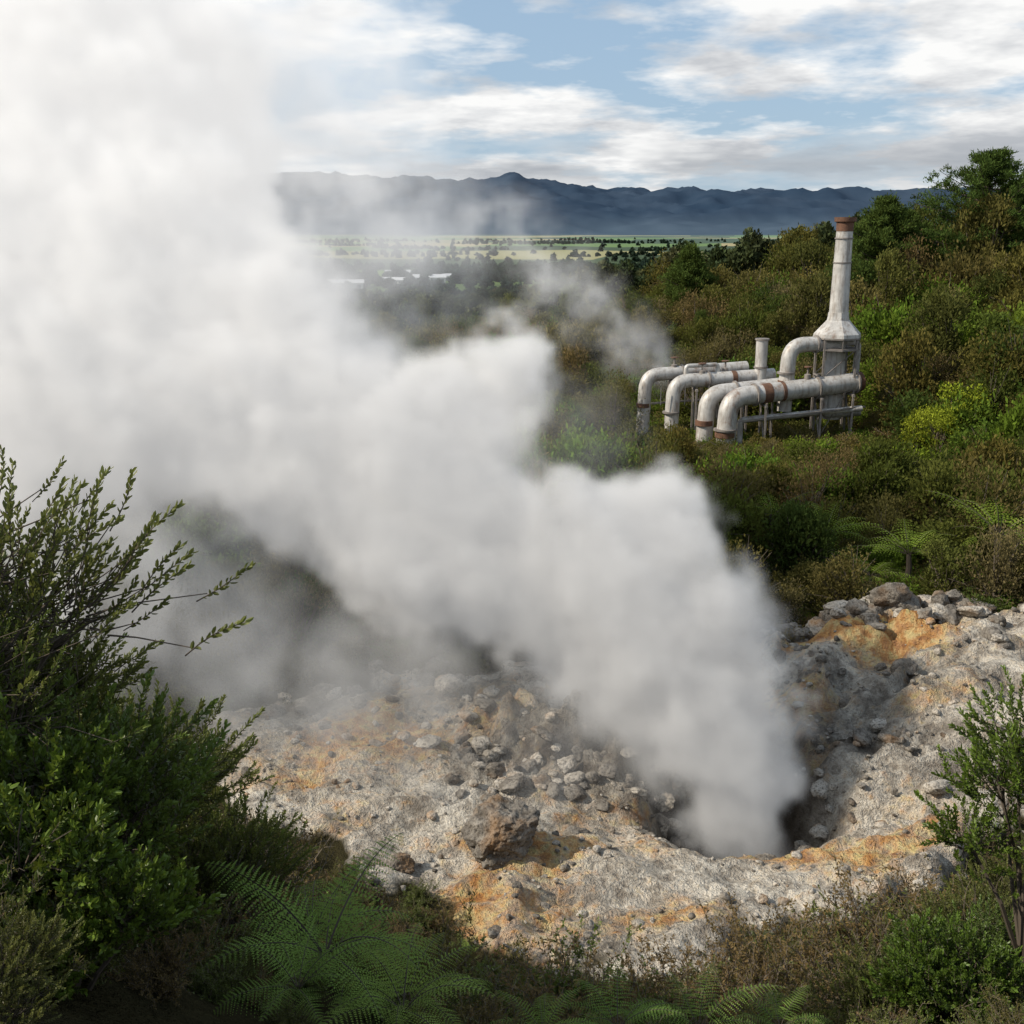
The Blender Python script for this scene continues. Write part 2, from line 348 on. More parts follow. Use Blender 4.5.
for (bx,by,sc) in [(23.0,58,.95),(24.1,59,1.15),(22.5,60,.8)]:
    o=bush('lime_shrub',L_lime,1.2,1.8,7,130,22,.15,.08,spire=.6,open_=.16); scene.collection.objects.link(o);o.location=(bx,by,Hs(bx,by)+1.0);o.scale=(sc,)*3

# ---- pine trees
def pine(name,h,w,loc,seed):
    random.seed(seed);mb=MB()
    tube(mb,[(0,0,-.5),(0.1,0,h*.4),(-.1,.1,h*.75),(0,0,h*.97)],[.28,.2,.11,.03],1,8)
    for i in range(66):
        t=.25+.75*(i/65.); z=h*t*.95; a=i*2.4+random.uniform(-.5,.5)
        u=(t-.25)/.75
        R=w*.5*(.35+1.0*math.sin(math.pi*min(1,(u*.8+.2)))**.8)*random.uniform(.5,1.0)*(1-.55*u**3)
        e=np.array([math.cos(a)*R,math.sin(a)*R,z+R*random.uniform(.1,.45)]);b=np.array([0,0,z]);m=(b+e)/2+np.array([0,0,-R*.08])
        tube(mb,[b,m,e],[.07,.045,.015],1,4)
        for c in range(10):
            f=.2+.8*(c+random.random())/10; q=(1-f)**2*b+2*f*(1-f)*m+f*f*e+rng.normal(0,.14+.1*R*.25,3)
            k=52; P=q+rng.normal(0,.22,(k,3))*np.array([1,1,.6]); D=rdir(k)+(e-b)/max(R,.5)*.5+np.array([0,0,.7])
            leaves(mb,P,D,rng.uniform(.22,.42,k),.08,0,np.clip(rng.normal(.25+.4*f,.14)+rng.normal(0,.12,k),0,1))
    o=addobj(name,mb.mesh(name,[L_pine,bark]),loc); return o
def pine_to(x,y,top,w,seed):
    g=Hs(x,y)-.3; pine('pine_tree',top-g,w,(x,y,g),seed)
pine_to(38.5,92,20.0,11,1);pine_to(43.5,95,18.6,8,4);pine_to(30.6,93,16.4,6,2);pine_to(34.0,98,15.2,5,3);pine_to(16.5,104,12.2,4,6)

# ---- ferns
def frond(mb,az,L,elev,droop,np_=22,nq=8,mat=0,wid=.3,rb=.5,org=(0,0,0)):
    k=np_+4; t=np.linspace(0,1,k); ang=elev-droop*t**1.3
    ds=L/(k-1); r=np.cumsum(np.cos(ang))*ds; z=np.cumsum(np.sin(ang))*ds
    sw=random.uniform(-.15,.15)*t**2*L
    ca,sa=math.cos(az),math.sin(az)
    P=np.stack([ca*r-sa*sw,sa*r+ca*sw,z],1)+np.array(org)
    tube(mb,P,np.linspace(.008,.002,k)*L,1,3)
    T=norm(np.gradient(P,axis=0)); side=np.array([-sa,ca,0]); side=norm(side-T*(T@side)[:,None])
    prof=np.sin(np.pi*np.clip(.12+.88*t,0,1)**.75)**.8*(1-t*.25); roll=random.uniform(-.3,.3)
    for i in range(3,k-1):
        for s in (-1,1):
            pl=wid*L*prof[i]*random.uniform(.82,1.1); dz=random.uniform(-.15,.15)
            d=norm(side[i]*s+T[i]*random.uniform(.3,.46)+np.array([0,0,-.14+roll*s+dz]))
            q=np.linspace(.05,.97,nq); B=P[i]+d*(q*pl)[:,None]+np.array([0,0,-1])*((q**2)*pl*.22)[:,None]
            w=ds*.40*(1-q*.8); nn=norm(np.cross(d,T[i])); e=norm(np.cross(nn,d))
            for s2 in (-1,1):
                D=norm(e*s2+d*.45); hw=d*(pl/nq*.36)
                V=np.stack([B-hw,B+hw,B+D*w[:,None]+hw*.5,B+D*w[:,None]-hw*.1],1)
                mb.add(V,np.arange(nq*4).reshape(nq,4),mat,np.clip(rb+random.uniform(-.15,.15),0,1))
def fern(name,nf,L,matl,seed,trunk=0,np_=19,nq=9,link=True,elev=(.5,1.15),droop=(1.0,1.6),wid=.26):
    random.seed(seed);mb=MB()
    for i in range(nf):
        frond(mb,i*6.28/nf+random.uniform(-.3,.3),L*random.uniform(.7,1.12),random.uniform(*elev),random.uniform(*droop),np_,nq,rb=random.uniform(.2,.8),org=(0,0,trunk),wid=wid*random.uniform(.85,1.1))
    if trunk: tube(mb,[(0,0,-.9),(.05,0,trunk*.5),(0,0,trunk+.05)],[.14,.11,.09],1,8)
    return addobj(name,mb.mesh(name,[matl,bark]),link=link)
for (fx,fy,sc,tr) in TF:
    o=fern('tree_fern',16,2.4,L_tfern,int(fx*10),tr,15,5,elev=(.3,1.0),droop=(.8,1.5),wid=.26); o.location=(fx,fy,Hs(fx,fy)+.45);o.scale=(sc,)*3

# ---- foreground shrubs
def sprig(Lst=.34,nleaf=26,ll=.06,lw=.026,spread=.75):
    mb=MB(); t=np.linspace(0,1,5);st=np.stack([.03*np.sin(t*3),.02*t,t*Lst],1)
    tube(mb,st,[.005,.0045,.004,.003,.0015],1,3,.5)
    i=np.arange(nleaf);f=.12+.88*(i/nleaf)**.8;a=i*2.4
    P=np.stack([.03*np.sin(f*3),.02*f,f*Lst],1);sp=spread*(1.15-.6*f)
    D=np.stack([np.cos(a)*sp,np.sin(a)*sp,.45+.4*f],1)
    leaves(mb,P,D,ll*rng.uniform(.7,1.15,nleaf),lw,0,.35+.45*f**2,simple=False)
    return np.concatenate(mb.V),np.concatenate(mb.Q),np.concatenate(mb.M),np.concatenate(mb.R)
def shrub(name,matl,size=1.2,h=1.3,ns=520,lobes=12,sp=None,reach=.15,seed=1,wood=bark,inner=.35,lowfill=True):
    random.seed(seed); mb=MB(); sv=[sprig(**(sp or {})) for _ in range(4)]
    C=[];R=[]
    for i in range(lobes):
        a=i*2.4+random.uniform(-.4,.4);d=size*.8*math.sqrt((i+.3)/lobes)
        C.append((math.cos(a)*d,math.sin(a)*d,h*random.uniform(.6,1.1)*(1-.4*(d/size)**2)));R.append(size*random.uniform(.26,.5))
    C=np.array(C);R=np.array(R)
    for i in range(lobes):
        m=C[i]*np.array([.45,.45,.45])+rng.normal(0,.06,3)
        tube(mb,[(0,0,-.2),m,C[i]],[.035*size,.022*size,.01],1,5)
        for k in range(7):
            q=C[i]+rdir(1)[0]*R[i]*.8; tube(mb,[m*.3+C[i]*.7,(C[i]+q)/2+rng.normal(0,.03,3),q],[.01,.007,.004],1,3)
    for j in range(ns):
        i=random.randrange(lobes);dd=rdir(1)[0];dd[2]=abs(dd[2])*1.0-(.5 if lowfill else .1);dd/=np.linalg.norm(dd)
        p=C[i]+dd*R[i]*random.uniform(inner,1.0+reach*random.random()*2)
        if p[2]<0: p[2]=abs(p[2])*.5
        dr=norm(dd*.8+(p-np.array([0,0,h*.4]))*.3+np.array([0,0,.75])+rng.normal(0,.3,3))
        q=Vector(dr).to_track_quat('Z','Y').to_matrix()@Matrix.Rotation(random.uniform(0,6.28),3,'Z')
        V,Q,M,Rr=sv[j%4];s=random.uniform(.7,1.25)
        V2=(V*s)@np.array(q).T+p-dr*.1
        if reach>.4: tube(mb,[C[i]+(p-C[i])*.3,(C[i]+p)*.5+rng.normal(0,.02,3),p],[.008,.006,.004],1,3)
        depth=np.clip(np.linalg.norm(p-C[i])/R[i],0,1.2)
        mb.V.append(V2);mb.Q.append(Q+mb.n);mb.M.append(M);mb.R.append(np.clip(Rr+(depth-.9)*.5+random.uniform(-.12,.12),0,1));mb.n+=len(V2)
    return addobj(name,mb.mesh(name,[matl,wood]),link=False)
def heath(name,matl,h=.9,ns=46,seed=1,wood=greybark,dens=14,ll=.05,lw=.02,spread=.8):
    random.seed(seed);mb=MB()
    for i in range(ns):
        a=random.uniform(0,6.28);tl=random.random()**.7*spread*1.3;Ls=h*random.uniform(.5,1.15)
        t=np.linspace(0,1,6);r=np.sin(t*1.2)*tl*Ls*1.3;zz=t*Ls*math.cos(tl*.7)
        P=np.stack([np.cos(a)*r+.05*math.cos(a*3),np.sin(a)*r+.05*math.sin(a*3),zz],1)+np.cumsum(rng.normal(0,.022,(6,3)),0)
        tube(mb,P,np.linspace(.009,.003,6),1,3)
        for k in range(12):
            f=random.uniform(.25,1);j=min(4,int(f*5));b=P[j]+(P[j+1]-P[j])*(f*5-j)
            d=norm(np.array([math.cos(a),math.sin(a),0])*.4+rng.normal(0,.75,3)+np.array([0,0,.8]));tl2=h*random.uniform(.12,.28)
            e=b+d*tl2; tube(mb,[b,(b+e)/2+rng.normal(0,.01,3),e],[.004,.003,.002],1,3)
            u=rng.random(dens)[:,None];PP=b+(e-b)*u
            leaves(mb,PP,rdir(dens)*.9+d*.7,ll*rng.uniform(.6,1.2,dens),lw,0,np.clip(.25+.5*f+random.uniform(-.15,.15)+rng.normal(0,.1,dens),0,1))
    return addobj(name,mb.mesh(name,[matl,wood]),link=False)
def place(o,x,y,s=1.0,rz=0,dz=0.,name=None,tilt=(0,0)):
    q=bpy.data.objects.new(name or o.name.split('.')[0],o.data);scene.collection.objects.link(q)
    q.location=(x,y,Hs(x,y)+dz);q.scale=(s,s,s) if not isinstance(s,tuple) else s;q.rotation_euler=(tilt[0],tilt[1],rz);return q
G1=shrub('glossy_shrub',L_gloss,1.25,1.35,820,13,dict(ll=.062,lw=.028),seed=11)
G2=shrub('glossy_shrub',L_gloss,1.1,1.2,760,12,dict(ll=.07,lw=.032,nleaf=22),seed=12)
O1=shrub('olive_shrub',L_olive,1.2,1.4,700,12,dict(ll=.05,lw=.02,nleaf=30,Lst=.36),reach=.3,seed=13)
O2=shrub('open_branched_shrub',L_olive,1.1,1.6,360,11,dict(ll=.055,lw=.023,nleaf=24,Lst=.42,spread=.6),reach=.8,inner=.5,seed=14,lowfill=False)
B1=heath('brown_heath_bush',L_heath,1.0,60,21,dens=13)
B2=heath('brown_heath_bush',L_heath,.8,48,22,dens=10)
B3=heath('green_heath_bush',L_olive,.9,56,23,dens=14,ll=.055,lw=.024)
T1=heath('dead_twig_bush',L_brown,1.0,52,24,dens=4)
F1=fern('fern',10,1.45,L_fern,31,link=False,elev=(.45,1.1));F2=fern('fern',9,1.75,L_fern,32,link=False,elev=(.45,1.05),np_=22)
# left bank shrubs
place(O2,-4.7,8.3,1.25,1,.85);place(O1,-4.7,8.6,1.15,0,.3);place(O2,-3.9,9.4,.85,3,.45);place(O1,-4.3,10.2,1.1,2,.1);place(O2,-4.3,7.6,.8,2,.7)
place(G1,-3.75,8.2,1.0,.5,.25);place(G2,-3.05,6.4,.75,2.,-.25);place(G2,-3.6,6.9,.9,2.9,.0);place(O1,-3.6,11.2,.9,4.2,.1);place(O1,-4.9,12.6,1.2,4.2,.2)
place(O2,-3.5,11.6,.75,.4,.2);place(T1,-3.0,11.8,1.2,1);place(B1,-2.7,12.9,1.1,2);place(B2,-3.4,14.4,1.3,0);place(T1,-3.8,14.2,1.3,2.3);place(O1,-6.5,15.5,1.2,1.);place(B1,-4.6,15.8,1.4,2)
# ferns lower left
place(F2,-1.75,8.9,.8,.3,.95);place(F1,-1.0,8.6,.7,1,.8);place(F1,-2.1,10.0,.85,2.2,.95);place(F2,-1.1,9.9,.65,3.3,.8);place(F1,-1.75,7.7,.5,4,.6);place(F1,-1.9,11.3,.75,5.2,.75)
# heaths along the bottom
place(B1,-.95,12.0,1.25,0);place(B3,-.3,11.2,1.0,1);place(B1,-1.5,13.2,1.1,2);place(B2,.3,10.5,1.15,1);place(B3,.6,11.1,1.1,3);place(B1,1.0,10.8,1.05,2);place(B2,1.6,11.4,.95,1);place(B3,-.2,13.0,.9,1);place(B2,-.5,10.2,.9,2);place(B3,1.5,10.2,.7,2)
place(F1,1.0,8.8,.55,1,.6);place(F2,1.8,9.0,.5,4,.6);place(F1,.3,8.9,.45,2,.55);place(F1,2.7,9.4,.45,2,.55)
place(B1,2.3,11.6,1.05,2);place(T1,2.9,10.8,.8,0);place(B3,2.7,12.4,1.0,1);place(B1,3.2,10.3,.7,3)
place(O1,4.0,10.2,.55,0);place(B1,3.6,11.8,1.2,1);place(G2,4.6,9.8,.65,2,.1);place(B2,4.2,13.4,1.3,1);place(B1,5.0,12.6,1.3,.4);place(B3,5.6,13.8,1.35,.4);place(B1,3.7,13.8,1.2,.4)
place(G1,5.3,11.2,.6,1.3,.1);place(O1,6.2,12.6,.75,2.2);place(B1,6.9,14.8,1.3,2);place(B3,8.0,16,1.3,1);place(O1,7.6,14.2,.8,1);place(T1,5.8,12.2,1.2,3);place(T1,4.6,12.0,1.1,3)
st=shrub('small_leafy_tree',L_gloss,1.0,2.6,560,14,dict(ll=.055,lw=.024,nleaf=26),reach=.3,inner=.4,seed=41,lowfill=True);place(st,5.95,11.0,1.1,1.2,.6)
und=[B1,B2,B3,T1,F1,O1]
prot=[addobj('slope_plant_'+'abcdef'[i],b.data,link=False) for i,b in enumerate(und)]
x,y=jit(-9,12,5,22,.62);k=(sinter(x,y)<.2)&(np.abs(x)<.62*y+1.5)&~((y<7.5)&(np.abs(x)<2.2))
for (ex,ey) in [(-1.75,8.9),(-1.0,8.6),(-2.1,10.),(-1.1,9.9),(-1.4,7.7)]: k&=np.hypot(x-ex,y-ey)>.6
x,y=x[k],y[k];n=len(x);print('slope',n)
pk=rng.choice(6,n,p=[.25,.12,.31,.04,.13,.15]);s=rng.uniform(.32,.58,n);s=np.where(pk==5,s*.6,s);s=np.where(pk==4,s*.65,s)
gn_scatter('slope_undergrowth',prot,np.stack([x,y,H(x,y)-.03],1),rng.uniform(0,6.28,n),s,pk)

# ------------------------------------------------------------ rocks
def mat_rock(name,a,b,och=.3):
    t=NT(name);P=t.n('ShaderNodeNewGeometry').outputs['Position']
    n=t.noise(P,2.2,4,.7);n2=t.noise(P,14,3,.75)
    c=t.mix(t.ramp(n,[(.32,0.0),(.66,1.0)]),a,b)
    c=t.mix(t.ramp(n2,[(.35,.75),(.52,0.0)]),c,(.035,.03,.026))
    c=t.mix(t.math('MULTIPLY',t.ramp(t.noise(P,.9,2),[(.55,0.0),(.7,1.0)]),och),c,(.36,.17,.04))
    d=t.n('ShaderNodeBsdfDiffuse',Normal=t.n('ShaderNodeBump',Strength=.8,Distance=.08,Height=t.math('ADD',n,n2)));t.set(d,'Color',c);t.out(d);return t.m
MR1=mat_rock('lava_rock',(.10,.088,.075),(.31,.285,.25));MR2=mat_rock('sinter_rock',(.28,.25,.21),(.55,.51,.45),.6)
def rock(name,mat,seed,flat=.8,sub=5,link=False):
    import bmesh
    bm=bmesh.new();bmesh.ops.create_icosphere(bm,subdivisions=sub,radius=1);random.seed(seed)
    cuts=[(Vector(rdir(1)[0]),random.uniform(.6,.9)) for _ in range(12)];off=Vector((seed*3.1,seed*1.7,0))
    for v in bm.verts:
        p=v.co.copy()
        for nn,d in cuts:
            e=p.dot(nn)-d
            if e>0: p-=nn*e*.8
        f=mn.fractal(p*1.6+off,.9,2.1,5)*.18+mn.fractal(p*5+off,.8,2.1,5)*.09
        v.co=p*(1+f);v.co.z*=flat
    me=bpy.data.meshes.new(name);bm.to_mesh(me);bm.free();me.materials.append(mat)
    for p in me.polygons:p.use_smooth=True
    return addobj(name,me,link=link)
bo=rock('boulder',MR1,4,.85,6,True);bo.scale=(1.0,.85,.85);bo.location=(-.15,22.2,Hs(-.15,22.2)+.38);bo.rotation_euler=(0,0,.9)
bo=rock('boulder',MR1,5,.8,5,True);bo.scale=(.34,.3,.3);bo.location=(-2.5,21.6,Hs(-2.5,21.6)+.12)
bo=rock('boulder',MR1,6,.8,5,True);bo.scale=(.42,.36,.34);bo.location=(6.0,23.1,Hs(6.0,23.1)+.15)
rk=[rock('rock_a',MR1,11,.8,4),rock('rock_b',MR1,12,.7,4),rock('rock_c',MR2,13,.75,4),rock('rock_d',MR2,14,.6,4),rock('rock_e',MR1,15,.9,4)]
P=[];S=[]
def radd(x,y,s,sink=.25): P.append((x,y,Hs(x,y)+s*(.4-sink)));S.append(s)
for i in range(120):
    xx=random.uniform(7.0,20);radd(xx,33.1+random.gauss(0,.7)-.04*(xx-12),random.uniform(.14,.48)*(1 if random.random()<.8 else 1.35),.2)
for i in range(110): radd(random.uniform(-1.6,4.6),26.1+random.gauss(0,.85),random.uniform(.07,.3),.3)
for i in range(44):
    a=random.uniform(0,6.28);radd(VX+math.cos(a)*random.uniform(1.7,2.6),VY+math.sin(a)*random.uniform(1.6,2.4),random.uniform(.1,.34))
for i in range(90): radd(random.uniform(7,15),random.uniform(22,33),abs(random.gauss(0,.13))+.05,.33)
for i in range(70): radd(random.uniform(-7,1),random.uniform(27,32),abs(random.gauss(0,.15))+.06,.33)
for i in range(2600):
    xx=random.uniform(-8,16);yy=random.uniform(16,33)
    if Hs(xx,yy)>-1 and float(sinter(np.array([xx]),np.array([yy]))[0])>.2 and mn.noise(Vector((xx*.6,yy*.6,0)))>-.15: radd(xx,yy,.02+abs(random.gauss(0,.045)),.2)
n=len(P);S=np.array(S);S3=np.stack([S*rng.uniform(.8,1.4,n),S*rng.uniform(.8,1.2,n),S*rng.uniform(.7,1.1,n)],1)
gn_scatter('loose_rocks',rk,np.array(P),rng.uniform(0,6.28,n),S3,rng.integers(0,5,n),tilt=.3)

# ------------------------------------------------------------ geothermal plant
def mat_pipe():
    t=NT('weathered_pipe_paint');tc=t.n('ShaderNodeTexCoord').outputs['Object']
    n=t.noise(tc,1.4,5,.7);mp=t.n('ShaderNodeMapping');t.set(mp,0,tc);mp.inputs['Scale'].default_value=(3.,3.,.5)
    st=t.noise(mp.outputs[0],1.6,5,.65)
    c=t.mix(t.ramp(n,[(.3,0.0),(.7,1.0)]),(.32,.31,.295),(.58,.565,.54))
    c=t.mix(t.ramp(st,[(.50,0.0),(.68,.8)]),c,(.21,.165,.13))
    c=t.mix(t.ramp(t.noise(tc,.8,5,.7),[(.57,0.0),(.68,.75)]),c,(.18,.10,.06))
    d=t.n('ShaderNodeBsdfPrincipled',Roughness=.5,Metallic=.15);t.set(d,'Base Color',c);t.out(d);return t.m
MP=mat_pipe();MRu=plainmat('rust',(.07,.036,.024),(.17,.085,.05),3,.9);MSt=plainmat('steel_frame',(.12,.105,.095),(.26,.235,.215),3,.7)
def fillet(pts,r,k=9):
    out=[Vector(pts[0])]
    for a,b,c in zip(pts[:-2],pts[1:-1],pts[2:]):
        a,b,c=Vector(a),Vector(b),Vector(c);u=(a-b).normalized();v=(c-b).normalized();ang=u.angle(v);d=r/math.tan(ang/2)
        p,q=b+u*d,b+v*d
        for i in range(k+1):
            t=i/k; out.append(p*(1-t)*(1-t)+q*t*t + b*2*t*(1-t))
    out.append(Vector(pts[-1]));return out
def sweep(mb,pts,r,mat,sides=20,cap=True):
    pts=[Vector(p) for p in pts];k=len(pts);V=[];A=None;rr=r if isinstance(r,(list,tuple)) else [r]*k
    for i,p in enumerate(pts):
        T=(pts[min(i+1,k-1)]-pts[max(i-1,0)]).normalized()
        if A is None: A=T.orthogonal().normalized()
        A=(A-T*A.dot(T)).normalized();B=T.cross(A)
        for j in range(sides):
            a=j*2*math.pi/sides;V.append(p+(A*math.cos(a)+B*math.sin(a))*rr[i])
    Q=[(i*sides+j,i*sides+(j+1)%sides,(i+1)*sides+(j+1)%sides,(i+1)*sides+j) for i in range(k-1) for j in range(sides)]
    if cap:
        for e,pp in((0,pts[0]),((k-1)*sides,pts[-1])):
            V.append(pp);c=len(V)-1
            for j in range(0,sides,2): Q.append((c,e+j,e+j+1,e+(j+2)%sides))
    mb.add([tuple(v) for v in V],Q,mat,.5)
def part(name,parent,fn,smooth=True):
    mb=MB();fn(mb);me=mb.mesh(name,[MP,MRu,MSt],smooth)
    if smooth:
        try: me.set_sharp_from_angle(angle=math.radians(40))
        except Exception: pass
    return addobj(name,me,parent=parent)
def flange(mb,p,d,r,th=.14,mat=0):
    p=Vector(p);d=Vector(d).normalized();sweep(mb,[p-d*th/2,p+d*th/2],r,mat)
def beam(mb,a,b,w,mat=2): 
    a=Vector(a);b=Vector(b);sweep(mb,[a,b],w*.7,mat,4)
pl=bpy.data.objects.new('steam_pipeline',None);scene.collection.objects.link(pl)
g=.6
def mpipe(name,pts,r,rf=1.1,fl=(),rust=()):
    def f(mb):
        pp=fillet(pts,rf);sweep(mb,pp,r,0)
        for (p,d) in fl: flange(mb,p,d,r*1.2,.1,2)
        for (p,d,w) in rust: flange(mb,p,d,r*1.04,w,1)
    part(name,pl,f)
mpipe('main_pipe',[(21.0,66.2,4.9),(12.75,64.0,4.25),(12.55,63.8,g)],.57,1.2,
      fl=[((20.7,66.1,4.88),(1,.26,.08)),((14.3,64.4,4.37),(1,.26,.08)),((18.2,65.4,4.67),(1,.26,.08)),((12.55,63.8,2.4),(0,0,1))],rust=[((15.0,64.6,4.43),(1,.26,.08),.55),((16.0,64.85,4.5),(1,.26,.08),.2),((20.95,66.19,4.9),(1,.26,.08),.25),((12.55,63.8,2.1),(0,0,1),.3)])
mpipe('second_pipe',[(17.0,66.3,4.7),(11.7,65.2,4.3),(11.5,65.0,g)],.51,1.1,fl=[((13.4,65.57,4.43),(1,.2,.07))],rust=[((11.5,65.0,2.6),(0,0,1),.3)])
mpipe('third_pipe',[(16.2,68.0,5.05),(9.85,66.6,4.85),(9.7,66.4,g)],.43,1.0,fl=[((12.0,67.08,4.92),(1,.2,.04)),((9.7,66.4,3.0),(0,0,1))],rust=[((13.6,67.4,4.96),(1,.2,.04),.3)])
mpipe('fourth_pipe',[(14.8,69.4,5.35),(8.3,68.0,5.05),(8.15,67.9,g)],.41,.95,fl=[((10.6,68.5,5.16),(1,.2,.04))],rust=[((8.17,67.9,3.2),(0,0,1),.25)])
mpipe('chimney_feed_pipe',[(19.4,66.4,7.15),(16.55,65.8,7.15),(16.4,65.7,3.2)],.45,1.05,fl=[((18.2,66.15,7.15),(1,.2,0)),((16.4,65.7,5.5),(0,0,1))],rust=[((16.4,65.7,4.9),(0,0,1),.3)])
mpipe('vent_pipe',[(15.3,67.6,4.2),(15.3,67.6,7.35)],.36,.1,fl=[((15.3,67.6,7.3),(0,0,1)),((15.3,67.6,5.6),(0,0,1))])
mpipe('small_bypass_pipe',[(10.6,66.9,4.9),(10.6,66.9,5.75),(12.6,67.3,5.8),(12.6,67.3,4.9)],.13,.2)
mpipe('drain_pipe',[(21.0,65.4,3.4),(13.6,64.7,2.8),(13.6,64.6,g)],.18,.3)
mpipe('cross_pipe',[(18.9,66.0,4.5),(18.9,66.0,2.9),(21.2,66.3,3.0)],.2,.3)
def valves(mb):
    for (vx,vy,vz) in [(11.6,67.0,5.2),(13.1,67.5,5.3),(10.1,68.4,5.4),(17.6,65.3,5.2)]:
        sweep(mb,[(vx,vy,vz),(vx,vy,vz+.25),(vx,vy,vz+.3),(vx,vy,vz+.7)],[.2,.2,.06,.06],2,10)
        flange(mb,(vx,vy,vz+.7),(0,0,1),.24,.05,1)
part('valves',pl,valves)
def supports(mb):
    for (sx,sy,sz) in [(14.9,64.6,3.8),(18.4,65.5,4.1),(20.4,65.95,4.25),(13.0,65.5,3.8),(15.6,66.0,4.0),(11.2,66.95,4.4),(14.4,67.6,4.5),(9.9,68.4,4.7),(12.9,69.0,4.8)]:
        beam(mb,(sx,sy-.7,g),(sx,sy-.7,sz),.11);beam(mb,(sx,sy+.7,g),(sx,sy+.7,sz),.11);beam(mb,(sx,sy-.85,sz-.06),(sx,sy+.85,sz-.06),.13)
        beam(mb,(sx,sy-.7,1.4),(sx,sy+.7,sz-.3),.06)
    beam(mb,(13.2,63.6,2.9),(21.2,65.4,3.5),.1);beam(mb,(8.6,67.3,3.4),(14.6,68.7,3.6),.1)
    for xx in (9,10.5,12,13.4): beam(mb,(xx,66.0+.2*(xx-9),3.5),(xx,66.0+.2*(xx-9),4.6),.05)
part('pipe_supports',pl,supports,False)
ch=bpy.data.objects.new('chimney_stack',None);scene.collection.objects.link(ch)
cx,cy=19.55,66.6
def shaft(mb):
    sweep(mb,[(cx,cy,8.9),(cx,cy,11),(cx,cy,13.2),(cx,cy,14.4)],[.56,.52,.48,.47],0,24)
    for z in (11.9,13.3): sweep(mb,[(cx,cy,z-.04),(cx,cy,z+.04)],.54,2,24)
    sweep(mb,[(cx,cy,6.0),(cx,cy,8.0)],.55,0,24);sweep(mb,[(cx,cy,2.6),(cx,cy,6.1)],.6,0,24)
part('shaft',ch,shaft)
def cap(mb):
    sweep(mb,[(cx,cy,13.7),(cx,cy,14.2),(cx,cy,14.25),(cx,cy,14.5)],[.49,.5,.62,.64],1,24)
part('rusty_cap',ch,cap)
def cone(mb): 
    sweep(mb,[(cx,cy,9.0),(cx,cy,8.75),(cx,cy,8.55),(cx,cy,7.75),(cx,cy,7.55)],[.62,.64,.68,1.42,1.45],0,8)
part('conical_skirt',ch,cone,False)
def plat(mb):
    for a in range(8):
        t=a*math.pi/4;t2=t+math.pi/4
        p=lambda tt,z,r=1.4:(cx+math.cos(tt)*r,cy+math.sin(tt)*r,z)
        beam(mb,p(t,7.5),p(t2,7.5),.1);beam(mb,p(t,6.85,1.35),p(t2,6.85,1.35),.1)
        beam(mb,p(t,6.8,1.35),p(t,7.55,1.4),.06)
    for sx in(-1,1):
        for sy in(-1,1): beam(mb,(cx+sx*.95,cy+sy*.95,g),(cx+sx*.95,cy+sy*.95,7.5),.12)
        beam(mb,(cx+sx*.95,cy-.95,5.2),(cx+sx*.95,cy+.95,5.2),.08)
    for sy in(-1,1):
        beam(mb,(cx-.95,cy+sy*.95,5.2),(cx+.95,cy+sy*.95,5.2),.08);beam(mb,(cx-.95,cy+sy*.97,5.2),(cx+.95,cy+sy*.97,6.9),.05);beam(mb,(cx-.95,cy+sy*.97,g+1),(cx+.95,cy+sy*.97,5.2),.05)
    sweep(mb,[(cx,cy,6.82),(cx,cy,6.92)],1.3,2,8)
part('support_platform',ch,plat,False)
def outl(mb): sweep(mb,fillet([(cx+.3,cy,7.2),(cx+1.4,cy+.3,7.2),(cx+1.4,cy+.3,4.8)],.35),.2,0,12)
part('side_duct',ch,outl)

# ---- valley sheds
MW=plainmat('shed_wall',(.45,.45,.44),(.58,.58,.56),1);MRf=plainmat('shed_roof',(.42,.44,.46),(.55,.56,.58),1);MD=plainmat('shed_door',(.08,.09,.1),(.13,.14,.15),1)
def shed(x,y,L,W,h,rz):
    z=Hs(x,y)
    e=bpy.data.objects.new('farm_shed',None);scene.collection.objects.link(e);e.location=(x,y,z-.3);e.rotation_euler=(0,0,rz)
    a,b=L/2,W/2;r=h+W*.18
    V=[(-a,-b,0),(a,-b,0),(a,b,0),(-a,b,0),(-a,-b,h),(a,-b,h),(a,b,h),(-a,b,h),(-a,0,r),(a,0,r)]
    addobj('walls',mkmesh('walls',V,[(0,1,5,4),(2,3,7,6),(0,4,7,3),(1,2,6,5)],[(4,8,7),(5,6,9)],mats=[MW]),parent=e)
    o=.8;V=[(-a-o,-b-o,h-.1),(a+o,-b-o,h-.1),(a+o,0,r+.25),(-a-o,0,r+.25),(-a-o,b+o,h-.1),(a+o,b+o,h-.1)]
    addobj('roof',mkmesh('roof',V,[(0,1,2,3),(3,2,5,4)],mats=[MRf]),parent=e)
    V=[];Q=[]
    for i in range(4):
        xx=-a+L*(i+.5)/4;k=len(V);V+=[(xx-2,-b-.05,.1),(xx+2,-b-.05,.1),(xx+2,-b-.05,h*.75),(xx-2,-b-.05,h*.75)];Q.append((k,k+1,k+2,k+3))
    addobj('doors',mkmesh('doors',V,Q,mats=[MD]),parent=e)
for a in [(-78,1060,30,14,6,.1),(-110,1045,22,12,5,-.2),(-150,1000,34,14,6,.15),(-138,790,44,18,6,.1),(-190,820,34,16,6,.3),(-60,1120,20,10,5,.5),(-40,1250,24,12,5,0),(-120,1180,26,12,6,.2)]: shed(*a)

